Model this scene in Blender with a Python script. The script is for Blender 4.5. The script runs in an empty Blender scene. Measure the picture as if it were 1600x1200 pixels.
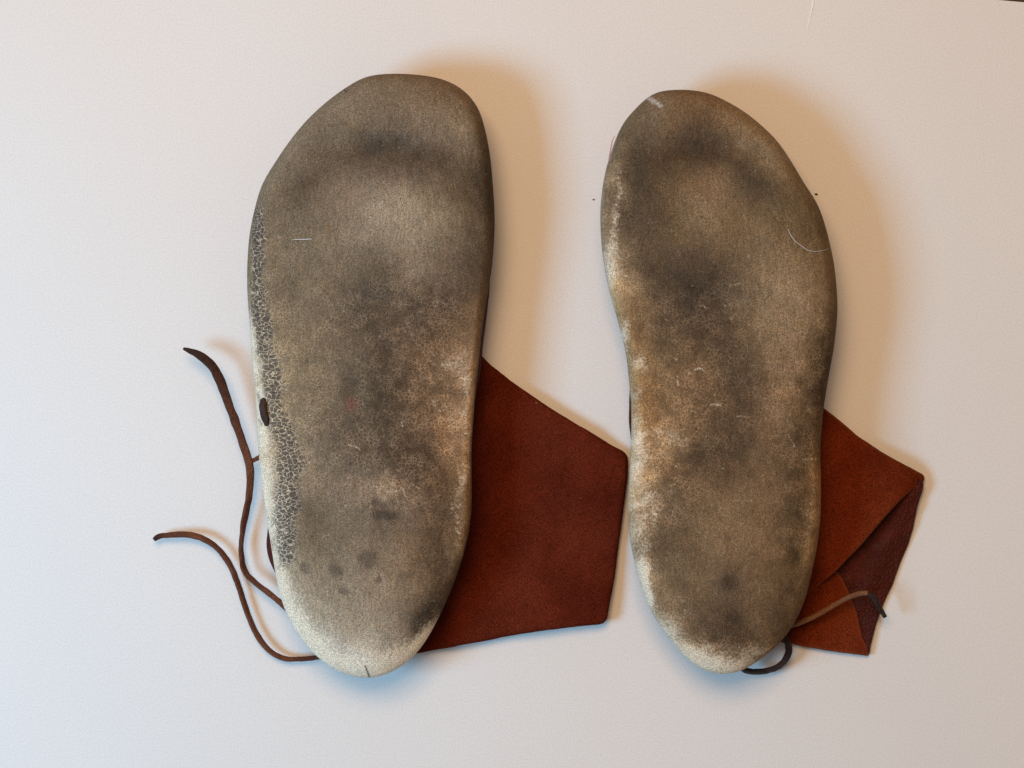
import bpy, math, random
import numpy as np

random.seed(7)
rng = np.random.default_rng(7)
scene = bpy.context.scene
COL = scene.collection

# ---------------------------------------------------------------- camera, light, exposure
CAM_H = 0.90                     # metres above the sheet
PXM = 0.45 / 1600                # metres on the sheet per photo pixel

cam_data = bpy.data.cameras.new('camera')
cam_data.sensor_width = 36
cam_data.lens = 72
cam_data.clip_start = 0.02
cam_data.clip_end = 50
cam = bpy.data.objects.new('camera', cam_data)
cam.location = (0, 0, CAM_H)
COL.objects.link(cam)
scene.camera = cam

world = bpy.data.worlds.new('World')
scene.world = world
world.use_nodes = True
world.node_tree.nodes['Background'].inputs[0].default_value = (1.0, 0.78, 0.62, 1)
world.node_tree.nodes['Background'].inputs[1].default_value = 0.20


def area_lamp(name, loc, target, size, power, color):
    d = bpy.data.lights.new(name, 'AREA')
    d.shape = 'RECTANGLE'
    d.size, d.size_y = size
    d.energy = power
    d.color = color
    o = bpy.data.objects.new(name, d)
    o.location = loc
    v = np.array(target, float) - np.array(loc, float)
    import mathutils
    o.rotation_euler = mathutils.Vector(v).to_track_quat('-Z', 'Y').to_euler()
    COL.objects.link(o)
    return o


area_lamp('window_light', (-0.66, -0.18, 0.72), (-0.06, 0.0, 0.0), (0.30, 0.30), 6.9, (0.315, 0.675, 1.0))
area_lamp('warm_room_lamp', (-0.14, 0.40, 1.20), (0.12, 0.03, 0.0), (0.50, 0.50), 9.3, (1.0, 0.63, 0.345))

vs = scene.view_settings
vs.view_transform = 'Standard'
vs.look = 'None'
vs.exposure = 0.0
vs.gamma = 1.0
vs.use_curve_mapping = False


# ---------------------------------------------------------------- helpers
def W(px, py, z=0.0):
    """photo pixel -> metres at height z above the sheet"""
    k = PXM * (CAM_H - z) / CAM_H
    return (np.asarray(px, float) - 800) * k, -(np.asarray(py, float) - 600) * k


def hash2(ix, iy, seed):
    h = (ix.astype(np.int64) * 374761393 + iy.astype(np.int64) * 668265263 + seed * 1442695041) & 0xffffffff
    h = ((h ^ (h >> 13)) * 1274126177) & 0xffffffff
    h = h ^ (h >> 16)
    return (h & 0xffffff) / float(0xffffff)


def vnoise(x, y, seed=0):
    ix, iy = np.floor(x), np.floor(y)
    fx, fy = x - ix, y - iy
    fx, fy = fx * fx * (3 - 2 * fx), fy * fy * (3 - 2 * fy)
    a = hash2(ix, iy, seed); b = hash2(ix + 1, iy, seed)
    c = hash2(ix, iy + 1, seed); d = hash2(ix + 1, iy + 1, seed)
    return (a * (1 - fx) + b * fx) * (1 - fy) + (c * (1 - fx) + d * fx) * fy - 0.5


def fbm(x, y, s, seed=0, octv=4):
    t = 0; amp = 1.0; f = 1.0 / s
    for k in range(octv):
        t = t + amp * vnoise(x * f + 17.3 * k, y * f - 9.1 * k, seed + k)
        amp *= 0.55; f *= 2.03
    return t


def sstep(a, b, x):
    t = np.clip((x - a) / (b - a), 0, 1)
    return t * t * (3 - 2 * t)


def spline_closed(pts, n):
    """closed Catmull-Rom through pts, resampled evenly to n points"""
    p = np.array(pts, float); m = len(p); out = []
    for i in range(m):
        p0, p1, p2, p3 = p[i - 1], p[i], p[(i + 1) % m], p[(i + 2) % m]
        for t in np.linspace(0, 1, 24, endpoint=False):
            out.append(0.5 * ((2 * p1) + (-p0 + p2) * t + (2 * p0 - 5 * p1 + 4 * p2 - p3) * t * t
                              + (-p0 + 3 * p1 - 3 * p2 + p3) * t ** 3))
    return resample(np.array(out), n, True)


def spline_open(pts, n):
    p = np.array(pts, float)
    p = np.vstack([2 * p[0] - p[1], p, 2 * p[-1] - p[-2]]); out = []
    for i in range(1, len(p) - 2):
        p0, p1, p2, p3 = p[i - 1], p[i], p[i + 1], p[i + 2]
        for t in np.linspace(0, 1, 20, endpoint=False):
            out.append(0.5 * ((2 * p1) + (-p0 + p2) * t + (2 * p0 - 5 * p1 + 4 * p2 - p3) * t * t
                              + (-p0 + 3 * p1 - 3 * p2 + p3) * t ** 3))
    out.append(p[-2])
    return resample(np.array(out), n, False)


def resample(p, n, closed):
    q = np.vstack([p, p[:1]]) if closed else p
    seg = np.linalg.norm(np.diff(q[:, :2], axis=0), axis=1)
    s = np.concatenate([[0], np.cumsum(seg)])
    t = np.linspace(0, s[-1], n, endpoint=not closed)
    return np.stack([np.interp(t, s, q[:, k]) for k in range(q.shape[1])], 1)


def smooth_closed(o, it):
    for _ in range(it):
        o = 0.25 * np.roll(o, 1, 0) + 0.5 * o + 0.25 * np.roll(o, -1, 0)
    return o


def normals_2d(o):
    """outward unit normals of a closed outline (any winding)"""
    t = np.roll(o, -1, 0) - np.roll(o, 1, 0)
    n = np.stack([t[:, 1], -t[:, 0]], 1)
    n /= np.linalg.norm(n, axis=1)[:, None] + 1e-9
    area = 0.5 * np.sum(o[:, 0] * np.roll(o[:, 1], -1) - np.roll(o[:, 0], -1) * o[:, 1])
    return n if area > 0 else -n


def seg_dist(P, A, B):
    """distance from points P (k,2) to nearest of segments A->B"""
    best = np.full(len(P), 1e9)
    for a, b in zip(A, B):
        ab = b - a
        t = np.clip(((P - a) @ ab) / (ab @ ab + 1e-12), 0, 1)
        best = np.minimum(best, np.hypot(P[:, 0] - a[0] - t * ab[0], P[:, 1] - a[1] - t * ab[1]))
    return best


def disc_grid(outline, center, nu, nv):
    """quad grid that fills a star-shaped outline; returns points, quads and the boundary index loop"""
    o = outline - center
    span = np.ptp(o, axis=0) / 2
    ang = np.unwrap(np.arctan2(o[:, 1] / span[1], o[:, 0] / span[0]))
    if ang[-1] < ang[0]:
        ang = ang[::-1]; o = o[::-1]
    ang_ext = np.concatenate([ang - 2 * np.pi, ang, ang + 2 * np.pi])
    ox = np.tile(o[:, 0], 3); oy = np.tile(o[:, 1], 3)
    u, v = np.meshgrid(np.linspace(-1, 1, nu), np.linspace(-1, 1, nv))
    x = u * np.sqrt(1 - v * v / 2); y = v * np.sqrt(1 - u * u / 2)
    r = np.hypot(x, y).ravel(); th = np.arctan2(y, x).ravel()
    th = ang[0] + np.mod(th - ang[0], 2 * np.pi)
    P = np.stack([np.interp(th, ang_ext, ox) * r, np.interp(th, ang_ext, oy) * r], 1) + center
    idx = np.arange(nu * nv).reshape(nv, nu)
    quads = np.stack([idx[:-1, :-1], idx[:-1, 1:], idx[1:, 1:], idx[1:, :-1]], -1).reshape(-1, 4)
    loop = np.concatenate([idx[0, :-1], idx[:-1, -1], idx[-1, :0:-1], idx[:0:-1, 0]])
    return P, quads, loop


def mesh_obj(name, verts, faces, mat, parent=None, attrs=None, smooth=True):
    me = bpy.data.meshes.new(name)
    me.from_pydata([tuple(map(float, v)) for v in verts], [], [tuple(map(int, f)) for f in faces])
    if smooth:
        me.polygons.foreach_set('use_smooth', [True] * len(me.polygons))
    for k, a in (attrs or {}).items():
        if np.ndim(a) == 2:
            at = me.attributes.new(k, 'FLOAT_COLOR', 'POINT')
            at.data.foreach_set('color', np.column_stack([a, np.ones(len(a))]).astype(np.float32).ravel())
            continue
        at = me.attributes.new(k, 'FLOAT', 'POINT')
        at.data.foreach_set('value', np.asarray(a, np.float32))
    me.materials.append(mat)
    me.update()
    o = bpy.data.objects.new(name, me)
    COL.objects.link(o)
    if parent:
        o.parent = parent
        o.location = tuple(-c for c in parent.location)   # meshes are laid out in metres on the sheet
    return o


def thing(name, label, cat, loc, group=None):
    o = bpy.data.objects.new(name, None)
    o.empty_display_size = 0.02
    o.location = loc
    COL.objects.link(o)
    o['label'] = label; o['category'] = cat
    if group: o['group'] = group
    return o


def tag(o, label, cat, group=None):
    o['label'] = label; o['category'] = cat
    if group: o['group'] = group
    return o


# ---------------------------------------------------------------- materials
class NT:
    def __init__(self, name):
        self.m = bpy.data.materials.new(name)
        self.m.use_nodes = True
        self.t = self.m.node_tree
        self.bsdf = self.t.nodes['Principled BSDF']
        self.out = self.t.nodes['Material Output']

    def n(self, kind, **kw):
        nd = self.t.nodes.new(kind)
        for k, v in kw.items():
            setattr(nd, k, v)
        return nd

    def link(self, a, b):
        self.t.links.new(a, b)

    def put(self, sock, v):
        if isinstance(v, bpy.types.NodeSocket): self.link(v, sock)
        else: sock.default_value = v

    def math(self, op, a, b=0.0, c=0.0, clamp=False):
        nd = self.n('ShaderNodeMath', operation=op, use_clamp=clamp)
        for s, v in zip(nd.inputs, (a, b, c)): self.put(s, v)
        return nd.outputs[0]

    def mix(self, f, a, b, mode='MIX'):
        nd = self.n('ShaderNodeMix', data_type='RGBA', blend_type=mode)
        nd.clamp_factor = True
        self.put(nd.inputs[0], f)
        for s, v in ((nd.inputs[6], a), (nd.inputs[7], b)):
            self.put(s, v if isinstance(v, bpy.types.NodeSocket) else (*v, 1) if len(v) == 3 else v)
        return nd.outputs[2]

    def ramp(self, v, a, b, lo=0.0, hi=1.0):
        nd = self.n('ShaderNodeMapRange', interpolation_type='SMOOTHSTEP')
        for s, x in zip(nd.inputs, (v, a, b, lo, hi)): self.put(s, x)
        return nd.outputs[0]

    def attr(self, name):
        return self.n('ShaderNodeAttribute', attribute_name=name).outputs['Fac']

    def coord(self, scale=(1, 1, 1)):
        tc = self.n('ShaderNodeTexCoord')
        mp = self.n('ShaderNodeMapping')
        mp.inputs['Scale'].default_value = scale
        self.link(tc.outputs['Object'], mp.inputs[0])
        return mp.outputs[0]

    def noise(self, co, scale, detail=2, rough=0.5, dist=0.0):
        nd = self.n('ShaderNodeTexNoise')
        self.link(co, nd.inputs['Vector'])
        nd.inputs['Scale'].default_value = scale
        nd.inputs['Detail'].default_value = detail
        nd.inputs['Roughness'].default_value = rough
        nd.inputs['Distortion'].default_value = dist
        return nd.outputs['Fac']

    def voro(self, co, scale, feature='DISTANCE_TO_EDGE', rnd=1.0):
        nd = self.n('ShaderNodeTexVoronoi', feature=feature)
        self.link(co, nd.inputs['Vector'])
        nd.inputs['Scale'].default_value = scale
        nd.inputs['Randomness'].default_value = rnd
        return nd.outputs[0]

    def bump(self, h, dist, strength=1.0, prev=None):
        nd = self.n('ShaderNodeBump')
        self.link(h, nd.inputs['Height'])
        nd.inputs['Distance'].default_value = dist
        nd.inputs['Strength'].default_value = strength
        if prev is not None: self.link(prev, nd.inputs['Normal'])
        return nd.outputs[0]

    def setp(self, **kw):
        for k, v in kw.items():
            self.put(self.bsdf.inputs[k.replace('_', ' ')], v if not (isinstance(v, tuple) and len(v) == 3) else (*v, 1))


def warp(s, co, scale, amt):
    nd = s.n('ShaderNodeTexNoise')
    s.link(co, nd.inputs['Vector']); nd.inputs['Scale'].default_value = scale
    nd.inputs['Detail'].default_value = 2
    sub = s.n('ShaderNodeVectorMath', operation='SUBTRACT')
    s.link(nd.outputs['Color'], sub.inputs[0]); sub.inputs[1].default_value = (0.5, 0.5, 0.5)
    sc = s.n('ShaderNodeVectorMath', operation='SCALE')
    s.link(sub.outputs[0], sc.inputs[0]); sc.inputs['Scale'].default_value = amt
    ad = s.n('ShaderNodeVectorMath', operation='ADD')
    s.link(co, ad.inputs[0]); s.link(sc.outputs[0], ad.inputs[1])
    return ad.outputs[0]


def make_sole_material(name, dark, cream):
    s = NT(name)
    co = s.coord()
    cow = warp(s, co, 260, 0.0008)
    grain = s.noise(co, 2300, 2, 0.7)            # suede nap, about half a millimetre
    grain2 = s.noise(co, 900, 3, 0.65)
    blot = s.noise(co, 120, 5, 0.62)              # grime mottling of a centimetre or less
    blot2 = s.noise(co, 45, 4, 0.6)
    A = {k: s.attr(k) for k in ('cream', 'cell', 'crackle', 'red', 'smear', 'spot', 'mark')}

    def broken(mask, n, amt):                      # a mask whose edge breaks up with the noise
        return s.math('ADD', mask, s.math('MULTIPLY', s.math('SUBTRACT', n, 0.5), amt))

    base = s.n('ShaderNodeAttribute', attribute_name='stain_shade').outputs['Color']
    blv = s.math('MULTIPLY', s.ramp(blot, 0.28, 0.72, 0.91, 1.09), s.ramp(grain2, 0.3, 0.7, 0.91, 1.09))
    mp = s.n('ShaderNodeMapping'); mp.inputs['Rotation'].default_value = (0, 0, 0.5); mp.inputs['Scale'].default_value = (1.0, 0.14, 1.0)
    s.link(warp(s, co, 60, 0.006), mp.inputs[0])
    streak = s.noise(mp.outputs[0], 1100, 3, 0.6)
    blv = s.math('MULTIPLY', blv, s.ramp(streak, 0.3, 0.72, 0.86, 1.16))
    bc = s.n('ShaderNodeCombineColor')
    for k in range(3): s.link(blv, bc.inputs[k])
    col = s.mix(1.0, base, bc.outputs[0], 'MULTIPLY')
    # dry craze lines, pale where the grime has cracked off
    craze = s.voro(cow, 600)
    craze2 = s.voro(warp(s, co, 400, 0.0005), 1150)
    line = s.ramp(craze, 0.01, 0.15, 1.0, 0.0)
    line2 = s.ramp(craze2, 0.03, 0.16, 1.0, 0.0)
    gate = s.ramp(s.noise(co, 150, 3, 0.6), 0.34, 0.66)
    lf = s.math('MULTIPLY', s.math('MULTIPLY', s.math('MAXIMUM', line, s.math('MULTIPLY', line2, 0.4)), gate), A['crackle'], clamp=True)
    lcol = s.mix(1.0, s.mix(1.0, base, (2.3, 2.2, 2.1), 'MULTIPLY'), (0.05, 0.043, 0.033), 'ADD')
    col = s.mix(s.math('MULTIPLY', lf, 0.95), col, lcol)
    # cream leather where the dirty grain has worn away
    cr = broken(broken(A['cream'], blot, 0.55), grain2, 0.95)
    crf = s.ramp(cr, 0.12, 0.85, 0.0, 0.97)
    col = s.mix(crf, col, cream)
    # cracked cell band along the outer edge: grey islands between cream cracks
    coc = warp(s, s.coord((0.75, 1.2, 1.0)), 260, 0.0036)
    cells = s.voro(coc, 520)
    cells2 = s.voro(coc, 1050)
    cmask = A['cell']
    isl = s.math('MULTIPLY', s.ramp(s.math('MULTIPLY', cells, s.ramp(cells2, 0.0, 0.09, 0.2, 1.0)), 0.015, 0.11),
                 s.ramp(broken(broken(cmask, grain2, 0.6), blot, 1.5), 0.25, 0.95))
    crack = s.math('MULTIPLY', s.ramp(cells, 0.01, 0.09, 1.0, 0.0), s.ramp(broken(cmask, grain2, 0.6), 0.2, 0.8))
    col = s.mix(s.math('MULTIPLY', crack, 0.42), col, cream)
    col = s.mix(s.math('MULTIPLY', isl, 0.84), col, (0.076, 0.066, 0.062))
    col = s.mix(s.math('MULTIPLY', A['red'], 0.5), col, (0.22, 0.05, 0.05))
    col = s.mix(s.ramp(broken(A['smear'], grain2, 1.2), 0.25, 1.1, 0.0, 0.65), col, (0.60, 0.60, 0.58))
    col = s.mix(s.ramp(broken(A['spot'], grain2, 0.7), 0.10, 0.75, 0.0, 0.85), col, s.mix(1.0, base, (0.50, 0.51, 0.54), 'MULTIPLY'))
    col = s.mix(A['mark'], col, (0.05, 0.036, 0.026))
    # nap: fine light and dark fibre speckle, dark pores
    sp = s.ramp(grain, 0.32, 0.70, 0.52, 1.50)
    spn = s.n('ShaderNodeCombineColor')
    for k in range(3): s.link(sp, spn.inputs[k])
    col = s.mix(1.0, col, spn.outputs[0], 'MULTIPLY')
    pore = s.ramp(s.noise(co, 420, 1, 0.5), 0.74, 0.82, 0.0, 0.5)
    col = s.mix(pore, col, dark)
    h = s.math('ADD', s.math('MULTIPLY', grain, 0.40), s.math('MULTIPLY', grain2, 0.45))
    h = s.math('ADD', h, s.math('MULTIPLY', isl, 0.35))
    b = s.bump(s.math('ADD', h, s.math('MULTIPLY', blot, 0.5)), 0.0008, 0.8)
    s.setp(Base_Color=col, Roughness=s.ramp(blot2, 0.3, 0.7, 0.78, 0.92), Normal=b)
    s.bsdf.inputs['Specular IOR Level'].default_value = 0.22
    return s.m


MAT = {}
MAT['sole_l'] = make_sole_material('worn_sole_leather_wide', (0.046, 0.035, 0.026), (0.84, 0.74, 0.57))
MAT['sole_r'] = make_sole_material('worn_sole_leather_narrow', (0.046, 0.033, 0.022), (0.84, 0.74, 0.57))


def make_suede(name, a, b, fuzz):
    s = NT(name)
    co = s.coord()
    g = s.noise(co, 1700, 3, 0.7)
    m = s.noise(co, 38, 5, 0.55)
    col = s.mix(s.ramp(m, 0.3, 0.7), a, b)
    g2 = s.ramp(g, 0.3, 0.72, 0.5, 1.65)
    cc = s.n('ShaderNodeCombineColor')
    for k in range(3): s.link(g2, cc.inputs[k])
    col = s.mix(1.0, col, cc.outputs[0], 'MULTIPLY')
    lint = s.ramp(s.noise(co, 330, 1, 0.4), 0.80, 0.84, 0.0, 0.35)
    col = s.mix(lint, col, (0.35, 0.22, 0.15))
    col = s.mix(s.attr('rim'), col, (0.30, 0.12, 0.055))
    bp = s.bump(g, 0.0004, 0.8)
    bp = s.bump(m, 0.0015, 0.5, bp)
    s.setp(Base_Color=col, Roughness=0.95, Normal=bp)
    s.bsdf.inputs['Specular IOR Level'].default_value = 0.02
    s.bsdf.inputs['Sheen Weight'].default_value = fuzz
    s.bsdf.inputs['Sheen Roughness'].default_value = 0.6
    s.put(s.bsdf.inputs['Sheen Tint'], (0.8, 0.35, 0.18, 1))
    return s.m


MAT['suede_l'] = make_suede('red_brown_suede', (0.074, 0.0112, 0.0050), (0.118, 0.0200, 0.0092), 0.0)
MAT['suede_r'] = make_suede('orange_brown_suede', (0.100, 0.0150, 0.0044), (0.160, 0.0280, 0.0080), 0.0)


def make_grain(name, a, b, rough, scale=420):
    s = NT(name)
    co = s.coord()
    v = s.voro(warp(s, co, 300, 0.001), scale)
    m = s.noise(co, 90, 4, 0.6)
    f = s.noise(co, 1500, 2, 0.6)
    col = s.mix(s.ramp(m, 0.3, 0.7), a, b)
    col = s.mix(s.ramp(v, 0.0, 0.12, 0.25, 0.0), col, tuple(c * 0.35 for c in a))
    col = s.mix(s.ramp(f, 0.6, 0.8, 0.0, 0.3), col, tuple(min(1, c * 2.2) for c in b))
    col = s.mix(s.math('MULTIPLY', s.attr('tone'), 0.8), col, (0.022, 0.013, 0.011))
    bp = s.bump(s.ramp(v, 0.0, 0.35), 0.00045, 0.7)
    bp = s.bump(f, 0.0003, 0.5, bp)
    s.setp(Base_Color=col, Roughness=rough, Normal=bp)
    s.bsdf.inputs['Specular IOR Level'].default_value = 0.16
    return s.m


MAT['maroon'] = make_grain('maroon_grain_leather', (0.060, 0.0088, 0.0048), (0.092, 0.0138, 0.0070), 0.55, 560)
MAT['lace'] = make_grain('lace_leather', (0.100, 0.034, 0.017), (0.185, 0.070, 0.034), 0.6, 900)
MAT['lace_dark'] = make_grain('dark_lace_leather', (0.030, 0.017, 0.015), (0.060, 0.035, 0.032), 0.45, 900)
MAT['lace_pale'] = make_grain('pale_lace_leather', (0.20, 0.090, 0.042), (0.27, 0.130, 0.065), 0.7, 900)


def make_plain(name, col, rough):
    s = NT(name)
    n = s.noise(s.coord(), 900, 2, 0.6)
    s.setp(Base_Color=s.mix(s.ramp(n, 0.3, 0.7, 0.0, 0.3), col, tuple(c * 0.6 for c in col)), Roughness=rough)
    return s.m


MAT['lint'] = make_plain('white_fibre', (0.66, 0.67, 0.70), 0.8)
MAT['lint_white'] = make_plain('bright_white_fibre', (0.97, 0.97, 0.97), 0.8)
MAT['crumb'] = make_plain('dark_crumb', (0.06, 0.045, 0.035), 0.9)
MAT['thread'] = make_plain('red_thread', (0.60, 0.17, 0.17), 0.8)


def make_sheet():
    s = NT('white_sheet')
    co = s.coord()
    f = s.noise(co, 1300, 2, 0.7)
    m = s.noise(co, 9, 3, 0.5)
    col = s.mix(s.ramp(f, 0.25, 0.75), (0.735, 0.722, 0.705), (0.845, 0.832, 0.815))
    col = s.mix(s.ramp(m, 0.3, 0.7, 0.0, 0.10), col, (0.70, 0.68, 0.66))
    s.setp(Base_Color=col, Roughness=0.6, Normal=s.bump(f, 0.0002, 0.4, s.bump(m, 0.004, 0.15)))
    s.bsdf.inputs['Specular IOR Level'].default_value = 0.25
    return s.m


def make_table():
    s = NT('dark_table_wood')
    co = s.coord((3, 30, 3))
    n = s.noise(co, 6, 5, 0.6, 1.0)
    s.setp(Base_Color=s.mix(n, (0.02, 0.012, 0.008), (0.05, 0.028, 0.018)), Roughness=0.5)
    return s.m


# ---------------------------------------------------------------- table and white sheet
def slab(name, corners, z0, z1, mat, bow=0.0):
    n = len(corners)
    v = [(x, y, z1) for x, y in corners] + [(x, y, z0) for x, y in corners]
    f = [list(range(n)), list(range(2 * n - 1, n - 1, -1))]
    f += [[i, i + n, (i + 1) % n + n, (i + 1) % n] for i in range(n)]
    return mesh_obj(name, v, f, mat, smooth=False)


tb = slab('table', [(-1.0, -0.75), (1.0, -0.75), (1.0, 0.75), (-1.0, 0.75)], -0.03, -0.0008, make_table())
tb['kind'] = 'structure'
# the sheet's far edge just clips the photo's upper right corner
c0 = np.array([float(q) for q in W(1555, -0.5)]); dirx = np.array([math.cos(-0.09), math.sin(-0.09)]); diry = np.array([-dirx[1], dirx[0]])
ccs = [c0 - dirx * 0.72 - diry * 0.60, c0 + dirx * 0.05 - diry * 0.60, c0 + dirx * 0.05, c0 - dirx * 0.72]
sh = slab('backdrop_sheet', ccs, -0.0006, 0.0, make_sheet())
sh['kind'] = 'structure'

# ---------------------------------------------------------------- shoe outlines (photo pixels)
LEFT = [(613, 115), (574.5, 119), (547, 132.6), (514, 156), (481, 186), (453.5, 219), (429, 255), (409.5, 288), (398.5, 324),
        (390, 365), (386.7, 406), (386, 440), (387.5, 475), (391, 517), (393, 556), (397, 594), (400, 627), (401.5, 669), (404, 707),
        (408, 745), (414, 793), (423, 849), (432, 905), (443, 947), (461.5, 985), (482.5, 1013), (507, 1036), (535, 1052), (573, 1060),
        (602, 1054), (629, 1040), (654, 1017), (675, 985), (696, 943), (713, 901), (727, 856), (735.5, 814), (737.5, 765), (736.5, 723),
        (738, 680), (742, 627), (746, 586), (750, 545), (754, 512), (760, 471), (766, 435), (770, 407), (772.5, 365), (773, 337), (770, 288),
        (766, 244), (760, 211), (750, 175), (734, 150), (712, 132.6), (684, 121.6), (651, 116.7)]
RIGHT = [(1062, 140), (1037, 141.5), (1021, 146), (1007, 156), (991, 172), (974, 192), (960, 222), (951, 249), (944, 277), (940.7, 299),
         (938, 326), (938.5, 362), (941, 395), (946, 428), (953, 459), (963, 493), (972, 527), (979, 559), (983, 598), (986, 630), (986.5, 661),
         (985.5, 698), (984, 732), (982, 763), (981, 795), (983, 833), (991, 877), (1001, 915), (1016, 953), (1039, 988), (1067, 1023),
         (1092, 1043), (1115, 1052), (1140, 1053), (1165, 1045), (1194, 1026), (1219, 1004), (1238, 979), (1254, 947), (1266, 906),
         (1276, 858), (1282, 811), (1283, 763), (1282, 722), (1282, 696), (1285, 656), (1288, 630), (1295, 588), (1303, 543), (1308, 499),
         (1308.5, 472), (1306, 435), (1301, 400), (1290, 354), (1277, 318), (1257, 287), (1238, 255), (1216, 222), (1191, 197), (1164, 175),
         (1136, 158.5), (1109, 146), (1084, 141)]


# ---------------------------------------------------------------- stain and relief-shade maps (shape of the wear, in photo pixels)
def blobs(X, Y, spec):
    t = np.zeros_like(X)
    for b in spec:
        x, y, rx, ry, st = b[:5]
        a = math.radians(b[5]) if len(b) > 5 else 0.0
        dx, dy = X - x, Y - y
        u = dx * math.cos(a) + dy * math.sin(a); v = -dx * math.sin(a) + dy * math.cos(a)
        q = (u / rx) ** 2 + (v / ry) ** 2
        t = t + st * np.exp(-q * 0.9)
    return t


def strokes(X, Y, spec):
    t = np.zeros_like(X)
    P = np.stack([X, Y], 1)
    for pts, w, st in spec:
        p = np.array(pts, float)
        d = seg_dist(P, p[:-1], p[1:])
        t = np.maximum(t, st * np.exp(-(d / w) ** 2))
    return t


# ground-in dirt, scuffs and bare leather, relief shading painted in, at sole points (x y r g b)
STAIN_SHADE_L = """600 130 120 108 88; 560 150 116 105 86; 680 150 118 98 76; 520 180 122 112 92; 720 200 137 122 100; 640 200 126 112 92; 560 200 118 104 82; 590 225 78 68 56; 560 235 88 76 60; 650 245 82 70 58; 615 215 84 74 62; 500 260 98 85 66; 450 250 125 115 95; 470 290 95 82 65; 540 290 125 110 88; 600 320 150 138 118; 630 300 146 132 112; 680 300 126 111 88; 750 270 72 60 44; 755 200 98 80 58; 765 330 70 58 42; 730 240 120 106 84; 700 250 95 82 64; 430 330 114 101 79; 480 370 120 108 85; 560 370 136 122 100; 650 380 142 130 108; 720 350 120 105 80; 755 350 82 68 48; 400 400 120 105 82; 440 450 110 98 74; 500 450 116 103 79; 560 430 98 86 68; 600 420 92 82 66; 640 420 126 113 92; 680 440 108 96 78; 720 410 92 79 62; 750 430 84 70 52; 570 480 74 64 52; 540 460 95 84 68; 620 480 92 81 67; 660 480 80 70 57; 700 480 86 72 56; 735 490 108 88 62; 480 520 118 105 80; 540 520 104 91 72; 590 540 80 70 58; 640 540 96 82 64; 690 540 102 83 60; 735 540 132 110 80; 705 562 152 130 102; 470 600 118 104 78; 520 600 112 99 76; 560 610 86 76 60; 600 600 78 68 54; 650 600 96 78 56; 700 610 120 96 66; 735 620 168 140 102; 480 680 126 112 88; 540 690 90 80 66; 600 680 82 72 58; 650 680 84 70 53; 690 680 120 94 64; 728 690 158 126 86; 480 740 132 116 90; 540 740 108 96 78; 600 730 78 68 55; 650 740 80 67 52; 690 740 92 72 48; 725 750 150 118 78; 600 766 145 132 111; 640 765 110 97 80; 520 790 116 103 83; 470 800 98 86 68; 600 800 96 87 74; 650 800 104 92 76; 700 800 92 74 50; 727 810 142 112 72; 480 850 110 96 72; 560 850 124 111 90; 640 860 130 117 96; 692 860 84 69 49; 717 860 132 108 73; 520 930 140 128 107; 600 930 146 134 112; 660 930 124 109 86; 690 925 84 69 50; 672 955 72 60 44; 655 982 84 72 56; 700 900 100 82 58; 540 990 162 152 131; 600 990 152 142 121; 630 1000 146 133 112; 480 960 165 155 134; 640 1030 170 166 152; 570 1045 205 206 196; 500 1010 195 194 182; 430 620 150 132 98; 420 700 168 148 112; 430 780 172 155 124; 440 880 175 162 136; 395 520 150 130 98; 400 330 118 106 85; 440 220 128 118 98"""
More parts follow.
